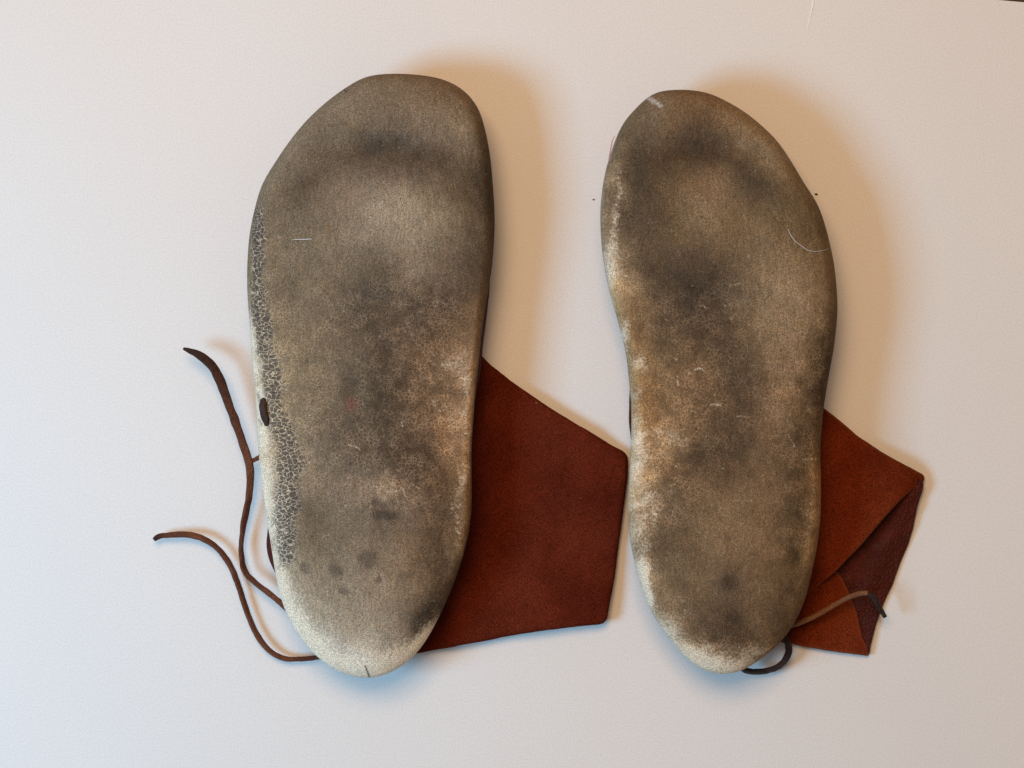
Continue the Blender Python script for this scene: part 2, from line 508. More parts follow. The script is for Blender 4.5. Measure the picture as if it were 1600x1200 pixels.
STAIN_SHADE_R = """1060 160 115 95 70; 1030 175 110 99 80; 1120 180 118 100 76; 1000 200 92 83 67; 1050 205 112 92 66; 1150 205 120 104 80; 1090 215 82 69 52; 1110 190 92 77 58; 1000 240 70 62 49; 1050 240 82 67 48; 1100 237 68 58 47; 1075 228 76 64 50; 1140 247 86 74 57; 1165 270 82 72 57; 1190 250 122 107 84; 1220 270 115 98 73; 1182 287 76 68 55; 1210 300 92 79 59; 985 280 68 60 48; 960 280 140 125 100; 975 250 88 78 62; 1030 290 90 74 52; 1080 280 114 95 70; 1130 290 127 109 84; 1100 330 130 113 90; 1040 340 92 76 54; 985 340 72 62 49; 955 340 125 112 88; 1180 340 112 94 69; 1240 330 105 87 61; 1280 360 94 75 48; 1060 380 108 89 63; 1130 390 108 90 65; 1200 400 126 107 82; 1260 400 118 96 67; 1010 400 88 74 54; 960 400 150 137 108; 965 435 190 168 126; 1010 430 82 69 52; 1060 430 68 58 46; 1100 445 62 52 41; 1140 440 78 66 52; 1190 440 121 103 78; 1240 460 137 117 91; 1285 450 115 92 63; 1000 480 122 101 70; 1040 480 84 70 52; 1090 485 62 51 40; 1130 490 82 69 53; 1180 500 113 96 72; 1240 520 130 110 85; 1293 520 80 62 39; 990 530 144 116 76; 1040 530 92 75 51; 1100 540 87 69 49; 1150 540 77 63 47; 1200 550 116 99 75; 1250 570 121 103 78; 1285 570 70 54 33; 1000 570 152 126 84; 1050 580 116 92 61; 1110 590 105 83 56; 1160 590 74 61 46; 1210 610 124 106 81; 1250 630 112 93 68; 1275 620 70 54 35; 1000 630 138 109 69; 1050 630 116 92 62; 1110 640 93 74 51; 1160 640 82 69 52; 1200 660 124 106 83; 1242 670 92 75 51; 1266 660 84 65 40; 1000 690 168 142 100; 1050 680 137 111 77; 1110 690 84 68 48; 1160 690 82 69 51; 1210 700 104 89 68; 1255 710 84 65 40; 1000 740 172 146 104; 1040 730 120 99 70; 1090 725 78 64 45; 1140 735 90 76 56; 1200 740 110 94 73; 1245 740 80 63 40; 1273 740 142 106 61; 1000 790 162 136 94; 1040 790 92 77 57; 1090 780 110 94 71; 1150 790 119 103 80; 1210 790 112 96 73; 1250 800 75 59 38; 1275 800 142 110 66; 1000 850 142 119 83; 1035 860 89 75 55; 1090 850 112 96 71; 1150 850 126 109 84; 1210 850 118 100 75; 1248 860 77 61 38; 1269 860 132 104 62; 1005 910 200 188 160; 1040 920 110 94 69; 1100 920 116 99 74; 1140 910 92 80 63; 1190 920 123 105 80; 1235 920 85 67 42; 1252 930 117 93 57; 1050 960 122 105 80; 1100 970 87 73 55; 1148 965 86 74 58; 1190 970 112 94 69; 1220 970 84 66 43; 1070 1000 130 116 90; 1120 1002 75 63 46; 1160 1005 80 67 50; 1190 1005 100 84 61; 1095 1030 180 165 133; 1150 1035 165 149 118; 1130 1048 195 182 152; 950 300 130 118 94"""
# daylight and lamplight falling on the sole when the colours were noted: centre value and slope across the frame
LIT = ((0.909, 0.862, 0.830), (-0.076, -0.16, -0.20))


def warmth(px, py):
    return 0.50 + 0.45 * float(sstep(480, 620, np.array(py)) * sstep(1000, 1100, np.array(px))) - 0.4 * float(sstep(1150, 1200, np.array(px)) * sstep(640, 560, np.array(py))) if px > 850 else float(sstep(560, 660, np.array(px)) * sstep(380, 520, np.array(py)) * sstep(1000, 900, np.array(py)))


def stain_shade_colour(X, Y, text, gain):
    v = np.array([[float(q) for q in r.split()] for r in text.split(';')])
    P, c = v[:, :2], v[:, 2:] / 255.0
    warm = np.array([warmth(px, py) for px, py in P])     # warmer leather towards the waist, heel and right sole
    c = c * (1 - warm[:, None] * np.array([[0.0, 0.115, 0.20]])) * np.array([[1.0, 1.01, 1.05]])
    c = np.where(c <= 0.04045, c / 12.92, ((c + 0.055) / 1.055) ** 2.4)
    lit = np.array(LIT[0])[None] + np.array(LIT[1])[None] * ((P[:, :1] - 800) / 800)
    c = np.log(c / lit)                                   # reflectance with relief shading left in, interpolated in log space
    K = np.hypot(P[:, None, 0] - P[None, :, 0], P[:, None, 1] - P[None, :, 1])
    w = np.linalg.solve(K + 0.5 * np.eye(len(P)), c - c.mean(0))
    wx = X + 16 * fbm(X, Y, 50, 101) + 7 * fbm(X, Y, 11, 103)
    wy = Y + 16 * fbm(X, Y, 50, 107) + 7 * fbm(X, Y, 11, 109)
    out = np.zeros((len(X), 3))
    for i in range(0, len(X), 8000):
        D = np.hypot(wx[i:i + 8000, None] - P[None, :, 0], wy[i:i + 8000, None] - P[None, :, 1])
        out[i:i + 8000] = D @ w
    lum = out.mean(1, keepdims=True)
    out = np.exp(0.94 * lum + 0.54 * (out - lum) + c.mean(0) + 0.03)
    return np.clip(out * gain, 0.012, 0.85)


def scuffs(X, Y, box, n, seed):
    r = random.Random(seed); spec = []
    for _ in range(n):
        x, y = r.uniform(box[0], box[2]), r.uniform(box[1], box[3])
        a = r.gauss(0.1, 0.5) if r.random() < 0.75 else r.uniform(0, 3.14)
        l = r.uniform(5, 22)
        spec.append(([(x, y), (x + l * math.cos(a) * 0.5, y + l * math.sin(a) * 0.5 + r.uniform(-2, 2)), (x + l * math.cos(a), y + l * math.sin(a))], r.uniform(0.9, 1.5), r.uniform(0.12, 0.40)))
    return strokes(X + 2.5 * fbm(X, Y, 9, seed), Y + 2.5 * fbm(X, Y, 9, seed + 3), spec)


def left_maps(X, Y, d):
    wx = X + 15 * fbm(X, Y, 60, 1); wy = Y + 15 * fbm(X, Y, 60, 5)
    m = {}
    m['spot'] = strokes(X + 6 * fbm(X, Y, 14, 8), Y + 6 * fbm(X, Y, 14, 9), [
        ([(574, 872), (578, 876)], 14, .95), ([(524, 890), (527, 893)], 12, .85), ([(477, 886), (478, 888)], 9, .75), ([(536, 920), (538, 922)], 9, .6),
        ([(593, 904), (594, 906)], 6, .75), ([(630, 900), (634, 902)], 14, .5), ([(589, 802), (614, 808)], 10, .85), ([(586, 786), (596, 792)], 9, .7),
        ([(612, 780), (616, 784)], 7, .5), ([(655, 795), (660, 800)], 9, .5), ([(540, 800), (545, 805)], 10, .3)])
    m['mark'] = strokes(X, Y, [([(538, 141), (541, 143)], 1.6, .8), ([(571, 1041), (574, 1049), (577, 1057)], 1.4, .95), ([(515, 197), (545, 192)], 2.0, .3),
        ([(403, 616), (406, 628)], 2.4, .55), ([(405, 656), (409, 664)], 2.2, .5), ([(447, 386), (448, 388)], 1.6, .7), ([(457, 441), (458, 442)], 1.5, .7),
        ([(482, 356), (483, 357)], 1.5, .6), ([(532, 905), (533, 906)], 1.5, .8), ([(492, 914), (493, 915)], 1.5, .7), ([(640, 303), (641, 305)], 1.6, .5)])
    # worn cream: along the left edge from the arch down, round the heel, and at the waist on the right
    side = np.where(X < 570, 1.0, 0.0)
    wL = 4 + 6 * sstep(380, 520, Y) + 12 * sstep(500, 600, Y) + 10 * sstep(610, 700, Y) - 10 * sstep(740, 860, Y) + 4 * sstep(900, 960, Y)
    m['cream'] = side * (0.80 + 0.5 * fbm(X, Y, 40, 66)) * np.exp(-(d / wL) ** 2) * sstep(400, 580, Y)
    heel = sstep(900, 1000, Y) * np.exp(-(d / 30) ** 2) * 1.1 * (1 - 0.75 * sstep(600, 670, X))
    heel = np.maximum(heel, sstep(940, 1010, Y) * np.exp(-(d / 19) ** 2) * 1.0)
    m['cream'] = np.maximum(m['cream'], heel)
    m['cream'] = m['cream'] + blobs(wx, wy, [(712, 560, 28, 12, .20), (728, 590, 14, 24, .20), (690, 568, 22, 10, .14), (680, 640, 20, 16, .18),
                                             (728, 640, 12, 60, .28), (728, 720, 10, 60, .24), (650, 668, 20, 8, .15), (600, 765, 40, 14, .22), (720, 800, 12, 50, .2), (722, 900, 10, 60, .3)])
    band = [(406, 330), (401, 400), (400, 440), (407, 500), (414, 545), (424, 590), (434, 640), (444, 690), (452, 725), (446, 780), (443, 830), (446, 870)]
    wv = 11 + 7 * sstep(420, 560, Y) + 8 * sstep(620, 720, Y) - 9 * sstep(770, 880, Y)
    P = np.stack([X + 10 * fbm(X, Y, 30, 31), Y], 1); bp = np.array(band, float)
    bd = seg_dist(P, bp[:-1], bp[1:])
    m['cell'] = np.exp(-(bd / wv) ** 2) * 1.05
    m['crackle'] = 0.02 + blobs(wx, wy, [(620, 480, 120, 50, .8), (600, 600, 110, 90, .8), (620, 700, 110, 60, .8), (690, 610, 60, 90, .6),
                                         (440, 700, 50, 160, .4), (420, 480, 30, 160, .4), (680, 830, 40, 110, .5), (600, 770, 80, 40, .5)])
    m['stain_shade'] = stain_shade_colour(X, Y, STAIN_SHADE_L, 1.0)
    dk = strokes(wx, wy, [([(535, 250), (575, 226), (620, 222), (650, 240), (695, 262)], 15, .42), ([(480, 275), (455, 320)], 16, .18), ([(754, 215), (763, 270), (765, 335)], 12, .35),  # first stroke, the toe arc: stain and the hollow's shade painted together
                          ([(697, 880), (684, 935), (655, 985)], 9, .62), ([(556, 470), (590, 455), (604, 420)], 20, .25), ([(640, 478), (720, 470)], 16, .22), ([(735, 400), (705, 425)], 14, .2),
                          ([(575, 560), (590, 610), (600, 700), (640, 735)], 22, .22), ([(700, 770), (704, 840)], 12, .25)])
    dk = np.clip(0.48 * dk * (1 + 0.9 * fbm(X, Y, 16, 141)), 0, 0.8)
    m['stain_shade'] = m['stain_shade'] * (1 - dk)[:, None]
    m['cream'] = m['cream'] + scuffs(X, Y, (430, 440, 740, 880), 70, 5)
    m['mark'] += 0.7 * scuffs(X, Y, (410, 140, 760, 980), 45, 15)
    m['mark'] += np.exp(-(d / 2.6) ** 2) * (0.45 + 0.5 * fbm(X, Y, 30, 91)) * sstep(600, 640, X) * sstep(960, 900, Y) * sstep(200, 260, Y)
    m['mark'] = np.clip(m['mark'], 0, 1)
    m['red'] = blobs(X, Y, [(549, 630, 8, 8, .9), (543, 640, 10, 5, .3)])
    m['smear'] = np.zeros_like(X)
    return m


def right_maps(X, Y, d):
    wx = X + 15 * fbm(X, Y, 60, 41); wy = Y + 15 * fbm(X, Y, 60, 45)
    m = {}
    m['spot'] = strokes(X + 6 * fbm(X, Y, 14, 8), Y + 6 * fbm(X, Y, 14, 9), [([(1138, 908), (1143, 912)], 14, .8), ([(1146, 964), (1150, 968)], 18, .6), ([(1146, 985), (1147, 990)], 9, .4)])
    m['mark'] = strokes(X, Y, [([(1078, 200), (1079, 201)], 2, .8), ([(1042, 216), (1043, 217)], 2.2, .7), ([(1098, 224), (1099, 225)], 1.8, .6), ([(1093, 338), (1100, 340)], 1.6, .5), ([(1190, 246), (1191, 247)], 1.8, .6)])
    m['cream'] = blobs(wx, wy, [(961, 300, 7, 40, .30), (955, 390, 10, 26, .48), (963, 430, 14, 22, .55), (978, 520, 10, 22, .38), (998, 568, 12, 12, .50),
                                (995, 610, 10, 16, .38), (1002, 680, 14, 36, .40), (1000, 740, 16, 30, .45), (1010, 800, 26, 30, .36), (1040, 695, 40, 10, .26, -20), (1000, 850, 14, 30, .30),
                                (1003, 905, 13, 26, .9), (1012, 938, 9, 22, .8), (1010, 880, 14, 10, .3), (1040, 985, 20, 30, .42, -40), (1090, 1025, 40, 18, .62, 25), (1135, 1040, 40, 12, .62),
                                (1180, 1022, 30, 10, .32, -30), (1160, 1015, 40, 10, .22), (1270, 800, 8, 60, .2), (1066, 945, 16, 20, .2), (955, 340, 6, 20, .35)])
    m['cream'] += np.exp(-(d / 7) ** 2) * 0.28 * sstep(1180, 1000, X) * sstep(230, 300, Y)
    m['cream'] += strokes(wx, wy, [([(985, 690), (1050, 676)], 7, .25), ([(985, 730), (1040, 712)], 6, .22), ([(984, 800), (1020, 776)], 6, .22)])
    fl = strokes(X + 3 * fbm(X, Y, 8, 3), Y + 3 * fbm(X, Y, 8, 6), [([(1086, 577), (1094, 576)], 1.8, .8), ([(1100, 588), (1116, 594)], 1.5, .6), ([(1112, 632), (1126, 634)], 2.2, .95),
                         ([(1180, 619), (1200, 624)], 1.5, .6), ([(1118, 616), (1112, 622)], 1.5, .5), ([(1050, 508), (1056, 516)], 1.4, .6), ([(1030, 480), (1032, 484)], 1.6, .6),
                         ([(1005, 352), (1018, 347), (1030, 346)], 2.0, .45), ([(1036, 364), (1052, 360)], 1.6, .35), ([(1080, 510), (1075, 512)], 1.5, .5)])
    m['cream'] += fl * 0.5
    m['cell'] = np.exp(-(d / 9) ** 2) * 0.35 * sstep(1050, 1000, X) * sstep(280, 330, Y) * (1 - sstep(430, 480, Y))
    m['crackle'] = 0.02 + blobs(wx, wy, [(1090, 480, 110, 50, .65), (1100, 600, 120, 80, .75), (1060, 700, 100, 60, .6), (1040, 800, 60, 80, .7),
                                         (1250, 760, 40, 180, .75), (1280, 560, 24, 90, .6), (1110, 1010, 120, 40, .9), (970, 320, 30, 120, .5)])
    m['stain_shade'] = stain_shade_colour(X, Y, STAIN_SHADE_R, 1.0)
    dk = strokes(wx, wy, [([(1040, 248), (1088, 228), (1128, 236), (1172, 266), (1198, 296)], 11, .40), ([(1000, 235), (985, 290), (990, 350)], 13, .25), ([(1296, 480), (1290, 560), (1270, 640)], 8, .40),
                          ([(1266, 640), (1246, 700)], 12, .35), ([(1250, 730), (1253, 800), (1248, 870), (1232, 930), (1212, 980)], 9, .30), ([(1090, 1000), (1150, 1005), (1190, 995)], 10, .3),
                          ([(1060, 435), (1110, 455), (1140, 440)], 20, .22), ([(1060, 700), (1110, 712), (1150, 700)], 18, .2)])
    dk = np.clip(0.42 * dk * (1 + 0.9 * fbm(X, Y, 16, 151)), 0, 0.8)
    m['stain_shade'] = m['stain_shade'] * (1 - dk)[:, None]
    m['cream'] = m['cream'] + scuffs(X, Y, (970, 420, 1280, 860), 80, 25)
    m['mark'] = np.clip(m['mark'] + 0.7 * scuffs(X, Y, (960, 180, 1290, 1000), 45, 35), 0, 1)
    m['red'] = np.zeros_like(X)
    m['smear'] = strokes(X, Y, [([(1009, 151), (1018, 156), (1032, 165)], 5.5, .95), ([(1192, 193), (1178, 182)], 3.0, .55)]) + np.exp(-(d / 3.5) ** 2) * 0.75 * sstep(975, 960, X) * sstep(195, 215, Y) * sstep(275, 250, Y)
    return m


# ---------------------------------------------------------------- shoe builder
Z_EDGE = 0.028


def build_sole(outline_px, center_px, maps, relief, mat, parent, round_px):
    o = smooth_closed(spline_closed(outline_px, 560), 14)
    P, quads, loop = disc_grid(o, np.array(center_px, float), 230, 470)
    on = np.zeros(len(P), bool); on[loop] = True
    d = seg_dist(P, o, np.roll(o, -1, 0)); d[on] = 0
    X, Y = P[:, 0], P[:, 1]
    R = round_px(X, Y)
    t = np.clip(d / R, 0, 1)
    dome = np.sqrt(np.clip(1 - (1 - t) ** 2, 0, 1))
    z = Z_EDGE + 0.0066 * dome + 0.0055 * (1 - np.exp(-d / 80))
    soft = sstep(0, 45, d)
    z = z + 1.7 * soft * relief(X, Y) + 0.0007 * fbm(X, Y, 45, 11) * soft + 0.00025 * fbm(X, Y, 9, 12) * sstep(0, 10, d)
    z = z + 0.0005 * fbm(X, Y, 50, 77)
    x, y = W(X, Y, z)
    verts = [np.stack([x, y, z], 1)]
    m = maps(X, Y, d)
    # rolled edge below the widest line, turned in under the sole
    bl = P[loop]; n = normals_2d(bl); zb = z[loop]
    prev = loop; faces = [quads]
    off = len(P)
    for ins, dz in ((0.8, -0.0012), (3.5, -0.0026), (9.0, -0.0036), (16.0, -0.0036)):
        q = bl - n * ins
        zz = zb + dz
        xx, yy = W(q[:, 0], q[:, 1], Z_EDGE)
        verts.append(np.stack([xx, yy, zz], 1))
        ring = np.arange(off, off + len(loop)); off += len(loop)
        faces.append(np.stack([np.roll(prev, -1), prev, ring, np.roll(ring, -1)], 1))
        prev = ring
        for k in m: m[k] = np.concatenate([m[k], m[k][loop]])
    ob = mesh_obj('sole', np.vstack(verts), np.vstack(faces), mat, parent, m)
    return ob, o


def build_upper(o, bulge, mat, parent, name='upper'):
    """the leather upper below the sole, tucked in, standing on the sheet"""
    o = o[::2]
    n = normals_2d(o)
    verts, faces = [], []
    N = len(o)
    prof = [(9, 0.0250), (7, 0.0215), (7, 0.0165), (9, 0.0105), (13, 0.0052), (21, 0.0016), (34, 0.0002), (60, 0.0002)]
    for k, (ins, z) in enumerate(prof):
        w = 0.0 if k == 0 else (1.0 if z > 0.004 else (0.6 if z > 0.001 else 0.2))
        ii = ins - bulge(o[:, 0], o[:, 1]) * w + (2.0 * fbm(o[:, 0], o[:, 1] + 40 * k, 60, 60) if k else 0)
        q = o - n * np.asarray(ii)[:, None]
        x, y = W(q[:, 0], q[:, 1], Z_EDGE)
        verts.append(np.stack([x, y, np.full(N, z)], 1))
    for k in range(len(prof) - 1):
        a = np.arange(N) + k * N; b = a + N
        faces.append(np.stack([np.roll(a, -1), a, b, np.roll(b, -1)], 1))
    if normals_sign(o) < 0: faces = [f[:, ::-1] for f in faces]
    v = np.vstack(verts)
    fl = [list(f) for f in np.vstack(faces)]
    return mesh_obj(name, v, fl, mat, parent)


def normals_sign(o):
    return 0.5 * np.sum(o[:, 0] * np.roll(o[:, 1], -1) - np.roll(o[:, 0], -1) * o[:, 1])


def build_sheet_piece(name, outline_px, center_px, zfun, thick, mat, parent, nu=90, nv=90, round_px=5.0, corner=2, rim=0.0):
    """a piece of leather: curved top, rounded cut edge, underside"""
    o = smooth_closed(resample(np.array(outline_px, float), 360, True), corner)
    o = o + normals_2d(o) * (1.6 * fbm(o[:, 0], o[:, 1], 50, 55))[:, None]
    P, quads, loop = disc_grid(o, np.array(center_px, float), nu, nv)
    X, Y = P[:, 0], P[:, 1]
    d = seg_dist(P, o, np.roll(o, -1, 0)); d[loop] = 0
    t = np.clip(d / round_px, 0, 1)
    z = zfun(X, Y, d) - thick * 0.45 * (1 - np.sqrt(1 - (1 - t) ** 2))
    zb = np.maximum(zfun(X, Y, d) - thick, 0.0002)
    zb = np.minimum(zb, z - 0.0003)
    zb[loop] = zb[loop]
    x, y = W(X, Y, z)
    top = np.stack([x, y, z], 1); bot = np.stack([x, y, zb], 1)
    n = len(P)
    b2 = quads[:, ::-1] + n
    side = np.stack([np.roll(loop, -1), loop, loop + n, np.roll(loop, -1) + n], 1)
    return mesh_obj(name, np.vstack([top, bot]), np.vstack([quads, b2, side]), mat, parent, {'rim': np.tile(rim * np.exp(-(d / 2.6) ** 2), 2)})


def build_lace(name, pts, thick, mat, parent, n=140, seed=3, tip=0.0):
    """flat leather thong along (x, y, z, width, twist deg) points; width in photo pixels, z in metres"""
    p = spline_open(pts, n)
    if mat.name.endswith('leather') or 'lace' in mat.name:
        p[:, 0] += 0.8 * fbm(p[:, 0], p[:, 1], 13, seed + 20); p[:, 1] += 0.8 * fbm(p[:, 0], p[:, 1], 13, seed + 30)
        p[:, 4] += 16 * fbm(p[:, 0], p[:, 1], 24, seed + 40)
    zc = p[:, 2]
    x, y = W(p[:, 0], p[:, 1], zc)
    c = np.stack([x, y, zc], 1)
    tan = np.gradient(c, axis=0); tan /= np.linalg.norm(tan, axis=1)[:, None]
    up = np.array([0, 0, 1.0])
    s = np.cross(tan, up); s /= np.linalg.norm(s, axis=1)[:, None]
    u = np.cross(s, tan)
    tw = np.radians(p[:, 4])[:, None]
    s2 = s * np.cos(tw) + u * np.sin(tw); u2 = -s * np.sin(tw) + u * np.cos(tw)
    k = 14
    a = np.linspace(0, 2 * np.pi, k, endpoint=False)
    ca = np.sign(np.cos(a)) * np.abs(np.cos(a)) ** 0.55; sa = np.sign(np.sin(a)) * np.abs(np.sin(a)) ** 0.55
    ii = np.arange(n)
    wv = p[:, 3] * PXM * 0.45 * (1 + 0.16 * vnoise(ii / 5.0, ii * 0 + seed, seed))
    tv = thick * 0.5 * (1 + 0.2 * vnoise(ii / 4.0, ii * 0 + seed, seed + 3))
    verts = (c[:, None, :] + s2[:, None, :] * (wv[:, None, None] * ca[None, :, None])
             + u2[:, None, :] * (tv[:, None, None] * sa[None, :, None])).reshape(-1, 3)
    verts[:, 2] = np.maximum(verts[:, 2], 0.0002)
    faces = []
    for i in range(n - 1):
        for j in range(k):
            j2 = (j + 1) % k
            faces.append([i * k + j, i * k + j2, (i + 1) * k + j2, (i + 1) * k + j])
    faces.append(list(range(k))[::-1]); faces.append([(n - 1) * k + j for j in range(k)])
    tone = np.repeat(1 - sstep(0.0, max(tip, 1e-3), ii / (n - 1)), k) if tip else np.zeros(n * k)
    return mesh_obj(name, verts, faces, mat, parent, {'tone': tone})


# ---------------------------------------------------------------- left, wider shoe
def base_at(px, py):
    x, y = W(px, py, 0)
    return (float(x), float(y), 0.0)


left = thing('leather_shoe', 'wider worn leather shoe lying sole up with two long brown laces at its heel', 'shoe',
             base_at(575, 600), 'pair of leather shoes lying sole up')


def relief_l(X, Y):
    return blobs(X, Y, [(620, 320, 120, 70, .0016), (640, 165, 120, 50, .0012), (590, 232, 110, 20, -.0012), (600, 500, 110, 50, -.0012),
                        (650, 640, 90, 90, -.0022), (570, 900, 110, 120, .0016), (440, 650, 30, 150, -.0004), (560, 745, 90, 18, -.0006),
                        (700, 910, 14, 70, -.0007), (720, 560, 30, 14, .0006)])


def round_l(X, Y):
    # broad soft roll along the left side and heel, tighter at the toe and the waist
    return 19 + 35 * sstep(600, 500, X) * sstep(250, 560, Y) + 16 * sstep(880, 1020, Y) - 7 * sstep(640, 680, X) * sstep(420, 540, Y) * sstep(960, 880, Y)


sole_l, out_l = build_sole(LEFT, (575, 600), left_maps, relief_l, MAT['sole_l'], left, round_l)


def bulge_l(X, Y):
    b = np.zeros_like(X)
    b += np.where(X < 560, 17 * np.exp(-((Y - 862) / 52) ** 2), 0)
    b += np.where(X > 600, 10.5 * np.exp(-((Y - 530) / 110) ** 4), 0)
    return b


build_upper(out_l, bulge_l, MAT['maroon'], left)

FLAP_L = [(750, 552), (766, 570), (784, 584), (802, 598), (832, 619), (873, 646), (923, 675), (965, 701), (976, 706), (981, 714), (980, 748), (975, 790),
          (969, 840), (961, 894), (955, 932), (950, 965), (947, 972), (940, 976), (907, 979), (848, 985), (798, 994), (757, 1002), (702, 1011),
          (650, 1021), (620, 1012), (630, 880), (640, 740), (660, 600), (700, 556)]


def zflap_l(X, Y, d):
    z = 0.0036 + 0.0038 * sstep(830, 1000, Y) + 0.0030 * sstep(750, 850, X) - 0.0016 * sstep(900, 985, X)
    z += 0.0016 * np.exp(-((X - 800 + 0.25 * (Y - 700)) / 40) ** 2) + 0.0020 * fbm(X, Y, 110, 21) + 0.0004 * fbm(X, Y, 20, 23)
    z += 0.0010 * np.exp(-((X - 935) / 60) ** 2 - ((Y - 740) / 60) ** 2) - 0.0008 * np.exp(-((X - 880 + .9 * (Y - 850)) / 10) ** 2 - ((Y - 850) / 30) ** 2)
    return z


build_sheet_piece('ankle_flap', FLAP_L, (800, 800), zflap_l, 0.0036, MAT['suede_l'], left, 110, 130, 12.0)

build_lace('lace', [(287, 545, .012, 5, 0), (297, 549, .013, 10, 10), (309.5, 554, .014, 13, 15), (331.6, 572, .0145, 16, 20), (347, 603, .014, 16, 15), (362.5, 645, .013, 15, 5),
                    (378, 689, .012, 15, 0), (388, 720, .011, 15, 0), (391, 746, .0105, 13, 15), (389, 777, .0095, 13, 40), (383, 808, .008, 13, 62), (378, 839, .007, 13, 72),
                    (377, 866, .007, 12, 70), (382.4, 892, .0075, 11, 50), (398, 910, .0085, 10, 25), (418, 925, .009, 10, 10), (437.6, 941, .0095, 10, 5), (462, 962, .010, 10, 0)],
           0.0016, MAT['lace'], left, 170, 3, 0.42)
build_lace('lace', [(391, 721, .0105, 8, 0), (398, 718, .0105, 8, 0), (406, 714, .0105, 8, 0), (424, 705, .0105, 8, 0)], 0.0016, MAT['lace'], left, 24)
build_lace('lace', [(241, 843.5, .006, 6, 20), (247, 839, .0062, 9, 25), (256.5, 837, .0065, 9, 30), (287.4, 835, .007, 10, 35), (314, 840.5, .0068, 10, 40), (338, 855, .0062, 10, 42), (356, 877, .0056, 10, 45),
                    (369, 905, .005, 10, 48), (382.4, 945, .0048, 10, 48), (395.6, 980.5, .0048, 10, 45), (415.5, 1011, .005, 9.5, 40), (437.6, 1027, .0052, 9, 30), (459.7, 1030, .0055, 8, 20),
                    (490, 1028, .006, 8, 10), (530, 1020, .007, 8, 0)], 0.0018, MAT['lace'], left, 170, 9, 0.07)


# thong stitch through the edge of the sole: out of one slit, into the other
def surf_z(ob, px, py):
    """height of the sole where the photo shows pixel (px, py)"""
    a = np.zeros(len(ob.data.vertices) * 3)
    ob.data.vertices.foreach_get('co', a)
    v = a.reshape(-1, 3)[:230 * 470]
    k = CAM_H / (PXM * (CAM_H - v[:, 2]))
    i = np.argmin(np.hypot(v[:, 0] * k + 800 - px, -v[:, 1] * k + 600 - py))
    return float(v[i, 2])


zs = surf_z(sole_l, 413, 645)
stitch = build_lace('thong_stitch', [(411, 621, zs - .004, 9, -25), (411.5, 627, zs + .0002, 11, -28), (411, 634, zs + .0012, 13, -30), (412, 645, zs + .0016, 13.5, -30), (414.5, 655, zs + .0012, 12, -30), (417, 662, zs + .0002, 9, -28), (418.5, 667, zs - .004, 8, -25)],
           0.0020, MAT['lace_dark'], left, 40)
stitch.parent = sole_l; stitch.location = (0, 0, 0)      # the stitch runs through the sole

# ---------------------------------------------------------------- right, narrower shoe
right = thing('leather_shoe', 'narrower worn leather shoe lying sole up with folded suede flap and short lace over it', 'shoe',
              base_at(1125, 600), 'pair of leather shoes lying sole up')


def relief_r(X, Y):
    return blobs(X, Y, [(1110, 330, 110, 70, .0016), (1080, 180, 90, 40, .0010), (1090, 236, 100, 18, -.0012), (1080, 470, 90, 40, -.0013),
                        (1040, 620, 70, 100, -.0020), (1220, 500, 60, 140, .0008), (1150, 880, 90, 110, .0016), (1110, 720, 90, 22, -.0008),
                        (990, 270, 20, 60, -.0005)])


def round_r(X, Y):
    return 19 + 16 * sstep(900, 1020, Y) - 6 * sstep(1180, 1230, X) * sstep(420, 540, Y) * sstep(980, 900, Y)


sole_r, out_r = build_sole(RIGHT, (1130, 600), right_maps, relief_r, MAT['sole_r'], right, round_r)


def bulge_r(X, Y):
    b = np.where(X < 1100, 8.0 * np.exp(-((Y - 650) / 60) ** 2), 0)
    b = b + np.where(X > 1150, 12 * np.exp(-((Y - 660) / 25) ** 2), 0)
    return b


build_upper(out_r, bulge_r, MAT['maroon'], right)

# the folded ankle flap: grain side below, suede corner over it, suede panel on top
LOW = [(1443, 754), (1442, 762), (1434, 792), (1428, 823), (1422, 846), (1409, 875), (1394, 915), (1380, 946), (1369, 976), (1361, 1011), (1359, 1024),
       (1340, 1018), (1290, 1000), (1240, 985), (1200, 940), (1210, 860), (1260, 800), (1360, 760), (1430, 746)]


def zlow(X, Y, d):
    z = 0.0024 + 0.0008 * fbm(X, Y, 60, 71) + 0.0005 * fbm(X * 0.6 + Y * 0.5, Y, 16, 74) + 0.0005 * np.sin((X + 1.6 * Y) / 6.5) * np.exp(-((X - 1432) / 16) ** 2 - ((Y - 785) / 26) ** 2) + 0.0030 * sstep(1350, 1440, X) * sstep(860, 760, Y)
    z += 0.0016 * np.exp(-((X - 1385 + 0.45 * (Y - 850)) / 18) ** 2) * sstep(1000, 900, Y) + 0.0014 * sstep(960, 1020, Y)
    return z


grain_side = build_sheet_piece('flap_grain_side', LOW, (1320, 890), zlow, 0.0018, MAT['maroon'], right, 90, 90, 4.0)

CORNER = [(1359, 1026), (1354, 1008), (1348, 994), (1344, 976), (1340, 957), (1329, 930), (1317, 904), (1309, 893), (1290, 880), (1220, 900), (1200, 960), (1215, 1003), (1237, 1007), (1252, 1010),
          (1286, 1016), (1321, 1021)]


def zcor(X, Y, d):
    return 0.0044 + 0.0008 * fbm(X, Y, 70, 81) - 0.0006 * sstep(1330, 1360, X)


flap_corner = build_sheet_piece('flap_corner', CORNER, (1275, 955), zcor, 0.0016, MAT['suede_r'], right, 80, 80, 3.5, rim=0.35)

TOPF = [(1270, 625), (1286, 637), (1313, 658), (1340, 681), (1375, 704), (1409, 723), (1434, 737), (1443, 742), (1445, 747), (1442, 753), (1428, 764), (1405, 785), (1382, 810), (1352, 844), (1329, 869),
        (1306, 894), (1279, 917), (1258, 932), (1215, 940), (1190, 850), (1190, 720), (1220, 640)]


